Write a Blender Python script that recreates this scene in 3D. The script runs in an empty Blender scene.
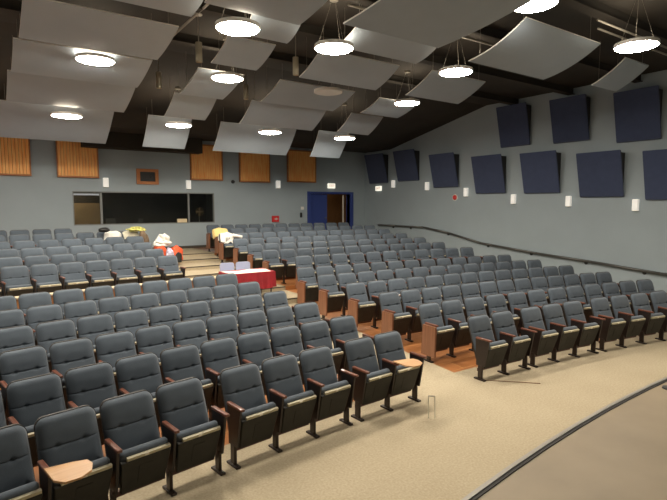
import bpy, bmesh, math, random
from math import sin, cos, pi, sqrt, radians, atan2
from mathutils import Vector, Matrix
random.seed(7)
scene = bpy.context.scene
COL = scene.collection

# ------------------------------------------------------------------ materials
def new_mat(name):
    m = bpy.data.materials.new(name); m.use_nodes = True
    nt = m.node_tree; b = nt.nodes['Principled BSDF']
    return m, nt, b

def plain(name, col, rough=.6, metal=0., spec=.5, noise=0., scale=20., bump=0., bscale=60.):
    m, nt, b = new_mat(name)
    b.inputs['Base Color'].default_value = (*col, 1)
    b.inputs['Roughness'].default_value = rough
    b.inputs['Metallic'].default_value = metal
    b.inputs['Specular IOR Level'].default_value = spec
    tc = nt.nodes.new('ShaderNodeTexCoord')
    if noise > 0:
        n = nt.nodes.new('ShaderNodeTexNoise'); n.inputs['Scale'].default_value = scale; n.inputs['Detail'].default_value = 5
        nt.links.new(tc.outputs['Object'], n.inputs['Vector'])
        r = nt.nodes.new('ShaderNodeValToRGB')
        r.color_ramp.elements[0].position = .3; r.color_ramp.elements[1].position = .7
        r.color_ramp.elements[0].color = (*[c*(1-noise) for c in col], 1)
        r.color_ramp.elements[1].color = (*[min(1, c*(1+noise)) for c in col], 1)
        nt.links.new(n.outputs['Fac'], r.inputs['Fac']); nt.links.new(r.outputs['Color'], b.inputs['Base Color'])
    if bump > 0:
        n = nt.nodes.new('ShaderNodeTexNoise'); n.inputs['Scale'].default_value = bscale; n.inputs['Detail'].default_value = 3
        nt.links.new(tc.outputs['Object'], n.inputs['Vector'])
        bp = nt.nodes.new('ShaderNodeBump'); bp.inputs['Strength'].default_value = bump; bp.inputs['Distance'].default_value = .01
        nt.links.new(n.outputs['Fac'], bp.inputs['Height']); nt.links.new(bp.outputs['Normal'], b.inputs['Normal'])
    return m

def fabric(name, col):
    m, nt, b = new_mat(name)
    b.inputs['Roughness'].default_value = .85
    b.inputs['Specular IOR Level'].default_value = .2
    b.inputs['Sheen Weight'].default_value = .25
    b.inputs['Sheen Roughness'].default_value = .5
    tc = nt.nodes.new('ShaderNodeTexCoord')
    n = nt.nodes.new('ShaderNodeTexNoise'); n.inputs['Scale'].default_value = 180; n.inputs['Detail'].default_value = 2
    nt.links.new(tc.outputs['Object'], n.inputs['Vector'])
    n2 = nt.nodes.new('ShaderNodeTexNoise'); n2.inputs['Scale'].default_value = 6
    nt.links.new(tc.outputs['Object'], n2.inputs['Vector'])
    oi = nt.nodes.new('ShaderNodeObjectInfo')
    # brightness = .9 + .12*weave + .08*random
    def math_(op, a, bb):
        k = nt.nodes.new('ShaderNodeMath'); k.operation = op
        for i, v in enumerate((a, bb)):
            if isinstance(v, (int, float)): k.inputs[i].default_value = v
            else: nt.links.new(v, k.inputs[i])
        return k.outputs[0]
    v = math_('ADD', math_('MULTIPLY', n.outputs['Fac'], .35), math_('MULTIPLY', n2.outputs['Fac'], .25))
    v = math_('ADD', v, math_('MULTIPLY', oi.outputs['Random'], .16))
    v = math_('ADD', v, .62)
    mx = nt.nodes.new('ShaderNodeVectorMath'); mx.operation = 'SCALE'; mx.inputs[0].default_value = col
    nt.links.new(v, mx.inputs['Scale']); nt.links.new(mx.outputs[0], b.inputs['Base Color'])
    bp = nt.nodes.new('ShaderNodeBump'); bp.inputs['Strength'].default_value = .15; bp.inputs['Distance'].default_value = .002
    nt.links.new(n.outputs['Fac'], bp.inputs['Height']); nt.links.new(bp.outputs['Normal'], b.inputs['Normal'])
    return m

def wood(name, c1, c2, rough=.4, axis='Z', scale=6., stretch=.06, coat=0.):
    m, nt, b = new_mat(name)
    b.inputs['Roughness'].default_value = rough
    b.inputs['Coat Weight'].default_value = coat
    tc = nt.nodes.new('ShaderNodeTexCoord'); mp = nt.nodes.new('ShaderNodeMapping')
    s = {'X': (stretch, 1, 1), 'Y': (1, stretch, 1), 'Z': (1, 1, stretch)}[axis]
    mp.inputs['Scale'].default_value = s
    nt.links.new(tc.outputs['Object'], mp.inputs['Vector'])
    n = nt.nodes.new('ShaderNodeTexNoise'); n.inputs['Scale'].default_value = scale*8; n.inputs['Detail'].default_value = 6; n.inputs['Distortion'].default_value = .4
    nt.links.new(mp.outputs['Vector'], n.inputs['Vector'])
    r = nt.nodes.new('ShaderNodeValToRGB')
    r.color_ramp.elements[0].position = .32; r.color_ramp.elements[1].position = .68
    r.color_ramp.elements[0].color = (*c1, 1); r.color_ramp.elements[1].color = (*c2, 1)
    nt.links.new(n.outputs['Fac'], r.inputs['Fac']); nt.links.new(r.outputs['Color'], b.inputs['Base Color'])
    return m

def emis(name, col, strength):
    m, nt, b = new_mat(name)
    b.inputs['Base Color'].default_value = (.8, .8, .78, 1)
    b.inputs['Emission Color'].default_value = (*col, 1)
    b.inputs['Emission Strength'].default_value = strength
    return m

M = {}
M['fabric'] = fabric('seat_fabric', (.082, .102, .128))
M['shell'] = plain('back_shell_plastic', (.022, .018, .016), .5)
M['pan'] = plain('seat_pan_plastic', (.012, .012, .009), .55, noise=.3, scale=9)
M['strip'] = plain('cream_strip', (.50, .46, .33), .5)
M['plate'] = plain('number_plate', (.85, .82, .72), .4)
M['arm'] = wood('armrest_wood', (.105, .034, .020), (.19, .066, .036), .3, 'Y', coat=.4)
M['endwood'] = wood('end_panel_wood', (.17, .068, .034), (.26, .115, .062), .45, 'Z')
M['armpanel'] = plain('arm_panel', (.017, .010, .008), .45)
M['leg'] = plain('leg_metal', (.030, .019, .015), .4, metal=.3)
M['bar'] = plain('stretcher_metal', (.085, .028, .02), .45)
M['tablet'] = wood('tablet_wood', (.50, .27, .12), (.60, .35, .17), .35, 'X', coat=.3)
M['wall'] = plain('wall_paint', (.335, .395, .435), .75, noise=.035, scale=1.2, bump=.08, bscale=90)
M['ceil'] = plain('ceiling_dark', (.030, .025, .019), .85, noise=.15, scale=1.5)
M['cloud'] = plain('ceiling_panel_paint', (.31, .365, .425), .42, noise=.03, scale=3)
M['cloud_edge'] = plain('ceiling_panel_edge', (.72, .70, .66), .4)
M['navy'] = fabric('navy_panel_fabric', (.052, .068, .130))
M['orange'] = wood('slat_wood', (.92, .33, .07), (1., .60, .20), .5, 'Z', 5)
M['slat_back'] = plain('slat_backing', (.22, .07, .018), .6)
M['orange_trim'] = wood('slat_frame_wood', (.34, .11, .03), (.5, .2, .06), .5, 'X')
M['dark'] = plain('dark_gap', (.02, .012, .008), .8)
M['blue'] = plain('door_blue', (.030, .055, .24), .45)
M['black'] = plain('black_metal', (.015, .015, .015), .5)
M['black_gap'] = plain('stage_edge_black', (.018, .015, .012), .7)
M['nose'] = plain('grey_nosing', (.30, .28, .25), .4, metal=.2)
M['stage'] = plain('stage_floor_paint', (.31, .24, .155), .5, noise=.14, scale=1.6)
M['white'] = plain('white_cloth', (.82, .80, .75), .85, bump=.2, bscale=20)
M['whitep'] = plain('white_plastic', (.80, .79, .74), .4)
M['yellow'] = plain('yellow_cloth', (.85, .66, .27), .85, bump=.2, bscale=20)
M['red'] = plain('red_cloth', (.27, .008, .016), .7, noise=.2, scale=4)
M['redp'] = plain('red_paint', (.62, .03, .03), .4)
M['orangebag'] = plain('orange_red_fabric', (.75, .10, .03), .7, noise=.2, scale=6)
M['lav'] = plain('lavender_plastic', (.42, .46, .62), .4)
M['chrome'] = plain('chrome', (.55, .55, .55), .2, metal=1.)
M['steel'] = plain('galvanised_steel', (.34, .31, .26), .45, metal=.6)
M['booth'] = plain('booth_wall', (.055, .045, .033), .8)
M['tan'] = plain('booth_tan_wall', (.42, .30, .16), .8, noise=.1, scale=3)
M['clear'] = plain('pale_clear_plastic', (.70, .67, .58), .15)
M['tread'] = plain('step_nosing', (.05, .04, .03), .6)
M['lamp'] = emis('lamp_glow', (1., .905, .755), 92)
M['lamp_top'] = emis('lamp_top_glow', (1., .86, .66), 10)
M['lamp_off'] = plain('lamp_unlit_diffuser', (.68, .70, .70), .5)
M['sconce'] = emis('sconce_white', (1., .95, .85), .35)
M['exit'] = emis('exit_glow', (1., .93, .76), .9)
M['exitred'] = plain('exit_letters', (.75, .16, .10), .5)
M['tube'] = emis('tube_glow', (.95, .95, 1.), .55)
M['brown'] = wood('hall_brown_wood', (.11, .055, .022), (.17, .085, .034), .5, 'Z')

# carpet
def carpet():
    m, nt, b = new_mat('carpet')
    b.inputs['Roughness'].default_value = .95; b.inputs['Specular IOR Level'].default_value = .1
    tc = nt.nodes.new('ShaderNodeTexCoord')
    n = nt.nodes.new('ShaderNodeTexNoise'); n.inputs['Scale'].default_value = 44; n.inputs['Detail'].default_value = 4
    n2 = nt.nodes.new('ShaderNodeTexNoise'); n2.inputs['Scale'].default_value = 1.3; n2.inputs['Detail'].default_value = 4
    for k in (n, n2): nt.links.new(tc.outputs['Object'], k.inputs['Vector'])
    a = nt.nodes.new('ShaderNodeMath'); a.operation = 'MULTIPLY_ADD'; a.inputs[1].default_value = .75
    nt.links.new(n.outputs['Fac'], a.inputs[0])
    k2 = nt.nodes.new('ShaderNodeMath'); k2.operation = 'MULTIPLY'; k2.inputs[1].default_value = .25
    nt.links.new(n2.outputs['Fac'], k2.inputs[0]); nt.links.new(k2.outputs[0], a.inputs[2])
    r = nt.nodes.new('ShaderNodeValToRGB'); r.color_ramp.elements[0].position = .3; r.color_ramp.elements[1].position = .7
    r.color_ramp.elements[0].color = (.345, .285, .195, 1); r.color_ramp.elements[1].color = (.475, .405, .29, 1)
    nt.links.new(a.outputs[0], r.inputs['Fac']); nt.links.new(r.outputs['Color'], b.inputs['Base Color'])
    bp = nt.nodes.new('ShaderNodeBump'); bp.inputs['Strength'].default_value = .3; bp.inputs['Distance'].default_value = .004
    nt.links.new(n.outputs['Fac'], bp.inputs['Height']); nt.links.new(bp.outputs['Normal'], b.inputs['Normal'])
    return m
M['carpet'] = carpet()
# orange-brown plank floor under the seats
def planks():
    m, nt, b = new_mat('plank_floor')
    b.inputs['Roughness'].default_value = .35; b.inputs['Coat Weight'].default_value = .3
    tc = nt.nodes.new('ShaderNodeTexCoord')
    br = nt.nodes.new('ShaderNodeTexBrick'); br.inputs['Scale'].default_value = 1.
    br.inputs['Brick Width'].default_value = 1.2; br.inputs['Row Height'].default_value = .3
    br.inputs['Mortar Size'].default_value = .006
    br.inputs['Color1'].default_value = (.29, .11, .035, 1); br.inputs['Color2'].default_value = (.38, .15, .05, 1); br.inputs['Mortar'].default_value = (.50, .25, .10, 1)
    nt.links.new(tc.outputs['Object'], br.inputs['Vector'])
    nt.links.new(br.outputs['Color'], b.inputs['Base Color'])
    return m
M['plank'] = planks()
# clear glass
def glass():
    m, nt, b = new_mat('booth_glass')
    out = nt.nodes['Material Output']
    t = nt.nodes.new('ShaderNodeBsdfTransparent'); t.inputs['Color'].default_value = (.72, .72, .70, 1)
    g = nt.nodes.new('ShaderNodeBsdfGlossy'); g.inputs['Roughness'].default_value = .04
    fr = nt.nodes.new('ShaderNodeFresnel'); fr.inputs['IOR'].default_value = 1.45
    mx = nt.nodes.new('ShaderNodeMixShader')
    nt.links.new(fr.outputs[0], mx.inputs[0]); nt.links.new(t.outputs[0], mx.inputs[1]); nt.links.new(g.outputs[0], mx.inputs[2])
    nt.links.new(mx.outputs[0], out.inputs['Surface'])
    return m
M['glass'] = glass()

# ------------------------------------------------------------------ helpers
def mesh_obj(name, bm, mat, parent=None, loc=(0, 0, 0), rz=0., smooth=False):
    me = bpy.data.meshes.new(name)
    bm.normal_update(); bm.to_mesh(me); bm.free()
    for mm in (mat if isinstance(mat, (list, tuple)) else [mat]): me.materials.append(mm)
    if smooth:
        for p in me.polygons: p.use_smooth = True
    o = bpy.data.objects.new(name, me); COL.objects.link(o)
    o.location = loc; o.rotation_euler = (0, 0, rz)
    if parent is not None: o.parent = parent
    return o

def empty(name, loc, rz=0.):
    o = bpy.data.objects.new(name, None); COL.objects.link(o)
    o.location = loc; o.rotation_euler = (0, 0, rz); o.empty_display_size = .1
    return o

def tag(o, label, cat, group=None, kind=None):
    o['label'] = label; o['category'] = cat
    if group: o['group'] = group
    if kind: o['kind'] = kind
    return o

def struct(o, label=None, cat=None):
    o['kind'] = 'structure'
    if label: o['label'] = label
    if cat: o['category'] = cat
    return o

def bx(bm, lo, hi, mi=0, rot=None, bevel=0.):
    """axis box between lo and hi (optionally turned by matrix rot about its centre)"""
    c = [(a+b)/2 for a, b in zip(lo, hi)]; d = [abs(b-a) for a, b in zip(lo, hi)]
    r = bmesh.ops.create_cube(bm, size=1.)
    vs = r['verts']
    for v in vs: v.co = Vector((v.co.x*d[0], v.co.y*d[1], v.co.z*d[2]))
    if bevel > 0:
        es = list({e for v in vs for e in v.link_edges})
        res = bmesh.ops.bevel(bm, geom=es, offset=bevel, segments=2, profile=.5, affect='EDGES')
        vs = list({v for f in res['faces'] for v in f.verts} | {v for v in vs if v.is_valid})
    for v in vs:
        if rot is not None: v.co = rot @ v.co
        v.co += Vector(c)
    for f in {f for v in vs for f in v.link_faces}: f.material_index = mi
    return vs

def cyl(bm, p0, p1, r0, r1=None, seg=12, mi=0, cap=True):
    r1 = r0 if r1 is None else r1
    p0 = Vector(p0); p1 = Vector(p1); d = p1-p0
    L = d.length
    res = bmesh.ops.create_cone(bm, cap_ends=cap, segments=seg, radius1=r0, radius2=r1, depth=L)
    q = d.to_track_quat('Z', 'Y').to_matrix()
    for v in res['verts']: v.co = q @ v.co + (p0+p1)/2
    for f in {f for v in res['verts'] for f in v.link_faces}: f.material_index = mi
    return res['verts']

def tube(bm, pts, r, seg=8, mi=0):
    for a, b in zip(pts[:-1], pts[1:]): cyl(bm, a, b, r, seg=seg, mi=mi)

def lathe(bm, prof, seg=24, centre=(0, 0, 0), mi=0):
    rings = []
    for (r, z) in prof:
        if r < 1e-5: rings.append([bm.verts.new((centre[0], centre[1], centre[2]+z))])
        else: rings.append([bm.verts.new((centre[0]+r*cos(2*pi*k/seg), centre[1]+r*sin(2*pi*k/seg), centre[2]+z)) for k in range(seg)])
    for a, b in zip(rings[:-1], rings[1:]):
        for k in range(seg):
            k2 = (k+1) % seg
            if len(a) == 1 and len(b) == 1: continue
            if len(a) == 1: f = bm.faces.new((a[0], b[k], b[k2]))
            elif len(b) == 1: f = bm.faces.new((a[k], a[k2], b[0]))
            else: f = bm.faces.new((a[k], a[k2], b[k2], b[k]))
            f.material_index = mi
    bmesh.ops.recalc_face_normals(bm, faces=bm.faces)

def prism(bm, poly, axis, a, b, mi=0):
    """extrude a 2-D outline (list of 2-tuples) along axis from a to b"""
    def P(u, v, t):
        return {'X': (t, u, v), 'Y': (u, t, v), 'Z': (u, v, t)}[axis]
    A = [bm.verts.new(P(u, v, a)) for u, v in poly]; B = [bm.verts.new(P(u, v, b)) for u, v in poly]
    n = len(poly)
    fs = [bm.faces.new(A), bm.faces.new(B[::-1])]
    for k in range(n): fs.append(bm.faces.new((A[k], B[k], B[(k+1) % n], A[(k+1) % n])))
    for f in fs: f.material_index = mi
    bmesh.ops.recalc_face_normals(bm, faces=fs)

# ------------------------------------------------------------------ hall geometry
XC, YC, R0, D = 5.2, -21.07, 26.0, .95          # the rows are concentric arcs
XL, XR, YB, YF = -4.2, 14.0, 17.75, -3.0
TIER = {7: .42, 8: .52, 9: .61, 10: .71, 11: .82, 12: .92, 13: 1.0}
EDGE = {n: R0+(n-1)*D-.66 for n in TIER}; EDGE[7] = 30.95
def hz(r):
    z = max(0., .057*(r-25.9))
    if r >= EDGE[7]:
        for n in sorted(TIER):
            if r >= EDGE[n]: z = TIER[n]
    return z
def on_arc(x, r): return YC + sqrt(max(0, r*r-(x-XC)**2))

# floor: strips in X, rings in r
rings = [(24.3, 0), (25.0, 0), (25.9, 0), (26.12, .0125)] + [(25.9+.5*k, .057*.5*k) for k in range(1, 10)] + [(EDGE[7], .057*(EDGE[7]-25.9))]
ring_kind = ['flat']*(len(rings))
for n in sorted(TIER):
    rings.append((EDGE[n], TIER[n]-.032)); rings.append((EDGE[n], TIER[n])); ring_kind += ['riser', 'nosing']
    nxt = EDGE[n+1] if n+1 in EDGE else 45.
    rings.append((nxt, TIER[n])); ring_kind.append('tread')
xs = [XL, -3, -2, -1, 0, .8, 1.6, 2.4, 3.2, 3.8, 4.4, 5.06, 5.72, 6.08, 6.4, 7.2, 8, 8.8, 9.6, 10.4, 11.2, 11.8, 12.3, 13.2, XR]
bm = bmesh.new()
grid = []
yfront = [bm.verts.new((x, 1.0, 0)) for x in xs]
grid.append(yfront)
for (r, z) in rings:
    grid.append([bm.verts.new((x, min(YB+.02, on_arc(x, r)), z)) for x in xs])
for j in range(len(grid)-1):
    for i in range(len(xs)-1):
        q = [grid[j][i], grid[j][i+1], grid[j+1][i+1], grid[j+1][i]]
        if all(abs(v.co.y-(YB+.02)) < 1e-6 for v in q): continue
        f = bm.faces.new(q)
        r = rings[j-1][0] if j > 0 else 0
        kind = ring_kind[j]if j < len(ring_kind) else 'tread'
        xm = (xs[i]+xs[i+1])/2
        seat_zone = (5.72 < xm < 12.3 and r >= 26.1 and not (xm < 6.05 and r > 29.8)) or (xm < 4.4 and 26.1 <= r < EDGE[7]-.01) or (xm < 3.6 and r >= EDGE[8]-.01)
        riser = j >= 1 and j < len(rings) and abs(rings[j-1][0]-rings[j][0]) < 1e-6 and rings[j][1]-rings[j-1][1] < .035
        f.material_index = (1 if seat_zone else (2 if riser else 0))
struct(mesh_obj('floor', bm, [M['carpet'], M['plank'], M['tread']]), 'beige carpet floor rising in steps with orange plank areas under the seats', 'floor')

# walls
def wall_boxes(name, boxes, mat, label):
    bm = bmesh.new()
    for lo, hi in boxes: bx(bm, lo, hi)
    return struct(mesh_obj(name, bm, mat), label, 'wall')
BX0, BX1, BZ0, BZ1 = 2.26, 6.93, 1.90, 2.99     # booth opening
DX0, DX1, DZ1 = 11.13, 13.16, 3.02              # door opening
T = .22
wall_boxes('wall_back', [((XL-.2, YB, -.2), (BX0, YB+T, 6.2)), ((BX0, YB, -.2), (BX1, YB+T, BZ0)), ((BX0, YB, BZ1), (BX1, YB+T, 6.2)),
    ((BX1, YB, -.2), (DX0, YB+T, 6.2)), ((DX0, YB, -.2), (DX1, YB+T, 1.0)), ((DX0, YB, DZ1), (DX1, YB+T, 6.2)), ((DX1, YB, -.2), (XR+.2, YB+T, 6.2))], M['wall'], 'grey-blue back wall with booth window and blue door')
wall_boxes('wall_right', [((XR, YF-.2, -.2), (XR+.2, YB, 6.2))], M['wall'], 'grey-blue wall carrying the navy panels and the handrail')
wall_boxes('wall_left', [((XL-.2, YF-.2, -.2), (XL, YB, 6.2))], M['wall'], 'grey-blue wall out of view')
wall_boxes('wall_front', [((XL, YF-.2, -.2), (XR, YF, 6.2))], M['wall'], 'wall behind the stage')
# ceiling
bm = bmesh.new()
prism(bm, [(YF-.2, 5.88), (11.2, 5.88), (16.05, 4.86), (YB+.2, 4.86), (YB+.2, 6.3), (YF-.2, 6.3)], 'X', XL-.2, XR+.2)
struct(mesh_obj('ceiling', bm, M['ceil']), 'dark brown ceiling, flat then sloping down to the back', 'ceiling')
# dark soffit over the booth
bm = bmesh.new(); bx(bm, (2.55, 17.25, 4.36), (6.35, YB-.002, 4.858))
struct(mesh_obj('trim_1', bm, M['ceil']), 'dark boxed soffit above the booth', 'trim')
# baseboards
bm = bmesh.new(); bx(bm, (XL, YB-.025, 1.0), (DX0-.17, YB, 1.09))
struct(mesh_obj('baseboard_back', bm, M['tread']))
bm = bmesh.new(); bx(bm, (3.65, YB-.012, 4.857), (3.7, YB, 4.858))
bm.free()

# stage: arc-edged platform the photo is taken from
SZ, SR, SYC = .90, 20.0, -17.98
bm = bmesh.new()
N = 40
def stage_ring(dr):
    out = []
    for k in range(N+1):
        x = XL+(XR-XL)*k/N
        out.append((x, SYC+sqrt((SR+dr)**2-(x-5.2)**2)))
    return out
outer = stage_ring(0)
prism(bm, [(XL, YF)]+outer+[(XR, YF)], 'Z', .0, SZ)
struct(mesh_obj('floor_stage', bm, M['stage']), 'brown painted stage floor with curved edge', 'floor')
def stage_strip(name, d0, d1, z0, z1, mat):
    bm = bmesh.new(); a = stage_ring(d0); b = stage_ring(d1)
    prism(bm, a+b[::-1], 'Z', z0, z1)
    return struct(mesh_obj(name, bm, mat))
stage_strip('trim_2', -.028, .0, SZ, SZ+.012, M['nose'])
stage_strip('trim_3', -.050, -.028, SZ, SZ+.006, M['black_gap'])

# ------------------------------------------------------------------ auditorium seat prototypes
BW, Z0, Z1 = .466, .385, .858       # backrest width, bottom, top
LEAN = .36
def lean_y(z): return .125+(z-Z0)*LEAN
def back_halfwidth(v, W, rc, top):
    # v 0..1 bottom to top; rounded top corners of radius rc, height H
    H = Z1-Z0
    hh = (1-v)*H
    w = W
    if hh < rc: w = W - rc*(1-sqrt(max(0, 1-((rc-hh)/rc)**2)))
    if v*H < .03: w = w-.012*(1-v*H/.03)
    return w*(1-.03*v) if top else w*(1-.03*v)
def backrest_bm():
    bm = bmesh.new(); NU, NV = 28, 34
    vv = sorted([0, .02, .06] + [.06+(.94-.06)*k/(NV-5) for k in range(1, NV-5)] + [.94, .97, .99, 1.] + [.532, .543, .55, .557, .568])
    F = []; B = []
    for v in vv:
        rowf = []; rowb = []
        w = back_halfwidth(v, BW/2, .072, True)
        z = Z0+(Z1-Z0)*v
        for i in range(NU+1):
            u = -1+2*i/NU
            u = math.copysign(abs(u)**.85, u)
            x = w*u
            edge = min(1., (1-abs(u)**8))*min(1., (v/.05)**.5 if v < .05 else 1.)*(1. if v < .93 else sqrt(max(0., 1-((v-.93)/.07)**2)))
            puff = .042*edge
            g = v-.55
            puff -= .0105*math.exp(-(g/.014)**2)*edge
            puff += .012*edge*(math.exp(-((v-.77)/.15)**2)+math.exp(-((v-.30)/.18)**2))*(1-.4*abs(u))
            for du in (-.44, .44):
                puff -= .024*math.exp(-(((u-du)/.075)**2+((v-.555)/.030)**2))*edge
            y = lean_y(z)-puff
            rowf.append(bm.verts.new((x, y-.006, z))); rowb.append(bm.verts.new((x, lean_y(z)+.004, z)))
        F.append(rowf); B.append(rowb)
    n = len(vv)
    for j in range(n-1):
        for i in range(NU):
            bm.faces.new((F[j][i], F[j][i+1], F[j+1][i+1], F[j+1][i]))
            bm.faces.new((B[j][i], B[j+1][i], B[j+1][i+1], B[j][i+1]))
        bm.faces.new((F[j][0], F[j+1][0], B[j+1][0], B[j][0])); bm.faces.new((F[j][NU], B[j][NU], B[j+1][NU], F[j+1][NU]))
    for i in range(NU):
        bm.faces.new((F[0][i], B[0][i], B[0][i+1], F[0][i+1])); bm.faces.new((F[-1][i], F[-1][i+1], B[-1][i+1], B[-1][i]))
    return bm
def shell_bm():
    bm = bmesh.new(); pts = []
    z0, z1, W, rc = Z0-.10, Z1+.007, BW/2+.005, .078
    def out(t):
        return t
    poly = [(-W, z0), (W, z0)]
    for k in range(9):
        a = pi/2*k/8; poly.append((W-rc+rc*cos(a)-.006, z1-rc+rc*sin(a)))
    for k in range(9):
        a = pi/2+pi/2*k/8; poly.append((-W+rc+rc*cos(a)+.006, z1-rc+rc*sin(a)))
    A = [bm.verts.new((x, lean_y(z)-.002, z)) for x, z in poly]; B = [bm.verts.new((x*.985, lean_y(z)+.022, z)) for x, z in poly]
    bm.faces.new(A); bm.faces.new(B[::-1]); n = len(poly)
    for k in range(n): bm.faces.new((A[k], B[k], B[(k+1) % n], A[(k+1) % n]))
    bmesh.ops.recalc_face_normals(bm, faces=bm.faces)
    return bm
# folded (tipped-up) seat: local frame along s (down the panel) and t (towards the back)
STOP = Vector((0, -.120, .512)); SBOT = Vector((0, -.005, .145))
sd = (SBOT-STOP).normalized(); SL = (SBOT-STOP).length; td = Vector((0, 1, 0)) - sd*sd.y; td.normalize()
def sp(x, s, t): return Vector((x, 0, 0))+STOP+sd*s+td*t
def slab(bm, x0, x1, s0, s1, t0, t1, bevel=.0, mi=0):
    m = Matrix((Vector((1, 0, 0)), sd, td)).transposed()
    c = sp((x0+x1)/2, (s0+s1)/2, (t0+t1)/2)
    r = bmesh.ops.create_cube(bm, size=1.); vs = r['verts']
    for v in vs: v.co = Vector((v.co.x*(x1-x0), v.co.y*(s1-s0), v.co.z*(t1-t0)))
    if bevel > 0:
        es = list({e for v in vs for e in v.link_edges})
        res = bmesh.ops.bevel(bm, geom=es, offset=bevel, segments=3, profile=.5, affect='EDGES')
        vs = list({v for f in res['faces'] for v in f.verts} | {v for v in vs if v.is_valid})
    for v in vs: v.co = m @ v.co + c
    bmesh.ops.recalc_face_normals(bm, faces=bm.faces)
def cushion_bm():
    bm = bmesh.new(); slab(bm, -.208, .208, -.006, .350, .018, .098, .034); return bm
def pan_bm():
    bm = bmesh.new(); slab(bm, -.214, .214, .052, .375, -.014, .03, .012)
    for v in bm.verts:
        if v.co.z < .20: v.co.x *= .90
    slab(bm, -.06, .06, .12, .30, -.017, -.010); return bm
def strip_bm():
    bm = bmesh.new(); slab(bm, -.165, .208, .024, .056, -.006, .024, .004); return bm
def plate_bm():
    bm = bmesh.new(); slab(bm, -.018, .018, .028, .048, -.0085, -.006); return bm
def armrest_bm(x):
    bm = bmesh.new()
    bx(bm, (x-.022, -.185, .590), (x+.022, .095, .618), bevel=.009)
    m = Matrix.Rotation(radians(4), 4, 'X')
    return bm
def armpanel_bm(x, wide=.011, deep=(-.145, .12)):
    bm = bmesh.new()
    prism(bm, [(deep[0], .592), (deep[1]-.02, .592), (deep[1]-.04, .20), (deep[0]+.07, .20)], 'X', x-wide, x+wide)
    return bm
def leg_bm(x):
    bm = bmesh.new(); bx(bm, (x-.015, -.03, .012), (x+.015, .045, .21), bevel=.004); return bm
def foot_bm(x):
    bm = bmesh.new(); bx(bm, (x-.026, -.085, -.012), (x+.026, .11, .010), bevel=.005)
    cyl(bm, (x, -.065, .008), (x, -.065, .017), .008, seg=8); return bm
def bar_bm(w):
    bm = bmesh.new(); bx(bm, (-w, .055, .10), (w, .085, .145)); return bm
def endpanel_bm(x):
    bm = bmesh.new()
    prism(bm, [(-.18, .588), (.10, .588), (.13, .10), (-.17, .10)], 'X', x-.024, x+.010)
    return bm
def tablet_bm(x):
    bm = bmesh.new()
    poly = [(x-.03, -.12), (x-.03, -.34), (x+.02, -.42), (x+.12, -.43), (x+.21, -.38), (x+.25, -.28), (x+.24, -.20), (x+.15, -.16)]
    prism(bm, poly, 'Z', .628, .643)
    return bm
def hinge_bm(x):
    bm = bmesh.new(); cyl(bm, (x, -.15, .615), (x, -.15, .629), .02, seg=10); bx(bm, (x-.01, -.30, .619), (x+.01, -.1, .6275)); return bm

MESH = {}
def keep(key, bm, mat, smooth=False):
    me = bpy.data.meshes.new(key); bm.normal_update(); bm.to_mesh(me); bm.free(); me.materials.append(mat)
    if smooth:
        for p in me.polygons: p.use_smooth = True
    MESH[key] = me
keep('backrest', backrest_bm(), M['fabric'], True); keep('back_shell', shell_bm(), M['shell'])
keep('seat_cushion', cushion_bm(), M['fabric'], True); keep('seat_pan', pan_bm(), M['pan']); keep('seat_strip', strip_bm(), M['strip']); keep('number_plate', plate_bm(), M['plate'])
HP = .245
for s, nm in ((-1, 'l'), (1, 'r')):
    x = s*HP
    keep('armrest_'+nm, armrest_bm(x), M['arm'], False); keep('arm_panel_'+nm, armpanel_bm(x), M['armpanel'])
    keep('leg_'+nm, leg_bm(x), M['leg']); keep('foot_'+nm, foot_bm(x), M['leg'])
keep('stretcher', bar_bm(.228), M['bar'])
keep('end_panel', endpanel_bm(-HP-.03), M['endwood'])
keep('end_panel_r', endpanel_bm(HP+.045), M['endwood'])
keep('writing_tablet', tablet_bm(-HP), M['tablet'])
keep('tablet_bracket', hinge_bm(-HP), M['leg'])

def part(name, key, parent):
    o = bpy.data.objects.new(name, MESH[key]); COL.objects.link(o); o.parent = parent; return o
def make_seat(x, r, label, group, right_end=False, left_panel=False, right_panel=False, tablet=False, no_label_parts=False, twist=0., left_arm=True):
    th = math.asin((x-XC)/r)
    rr = r-.30                                      # x, r locate the back's top edge
    px, py = XC+rr*sin(th), YC+rr*cos(th)
    t = empty('auditorium_seat', (px, py, hz(rr)+.012), -th+twist)
    tag(t, label, 'seat', group)
    part('backrest', 'backrest', t); part('back_shell', 'back_shell', t)
    part('seat_cushion', 'seat_cushion', t)
    p = part('seat_pan', 'seat_pan', t); s = part('seat_strip', 'seat_strip', p); part('number_plate', 'number_plate', p)
    if left_arm:
        part('armrest', 'armrest_l', t); part('arm_panel', 'arm_panel_l', t); part('leg', 'leg_l', t); part('foot', 'foot_l', t)
    part('stretcher', 'stretcher', t)
    if right_end:
        part('armrest', 'armrest_r', t); part('arm_panel', 'arm_panel_r', t); part('leg', 'leg_r', t); part('foot', 'foot_r', t)
    if left_panel: part('end_panel', 'end_panel', t)
    if right_panel: part('end_panel', 'end_panel_r', t)
    if tablet:
        w = part('writing_tablet', 'writing_tablet', t); part('bracket', 'tablet_bracket', w)
    return t

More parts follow.
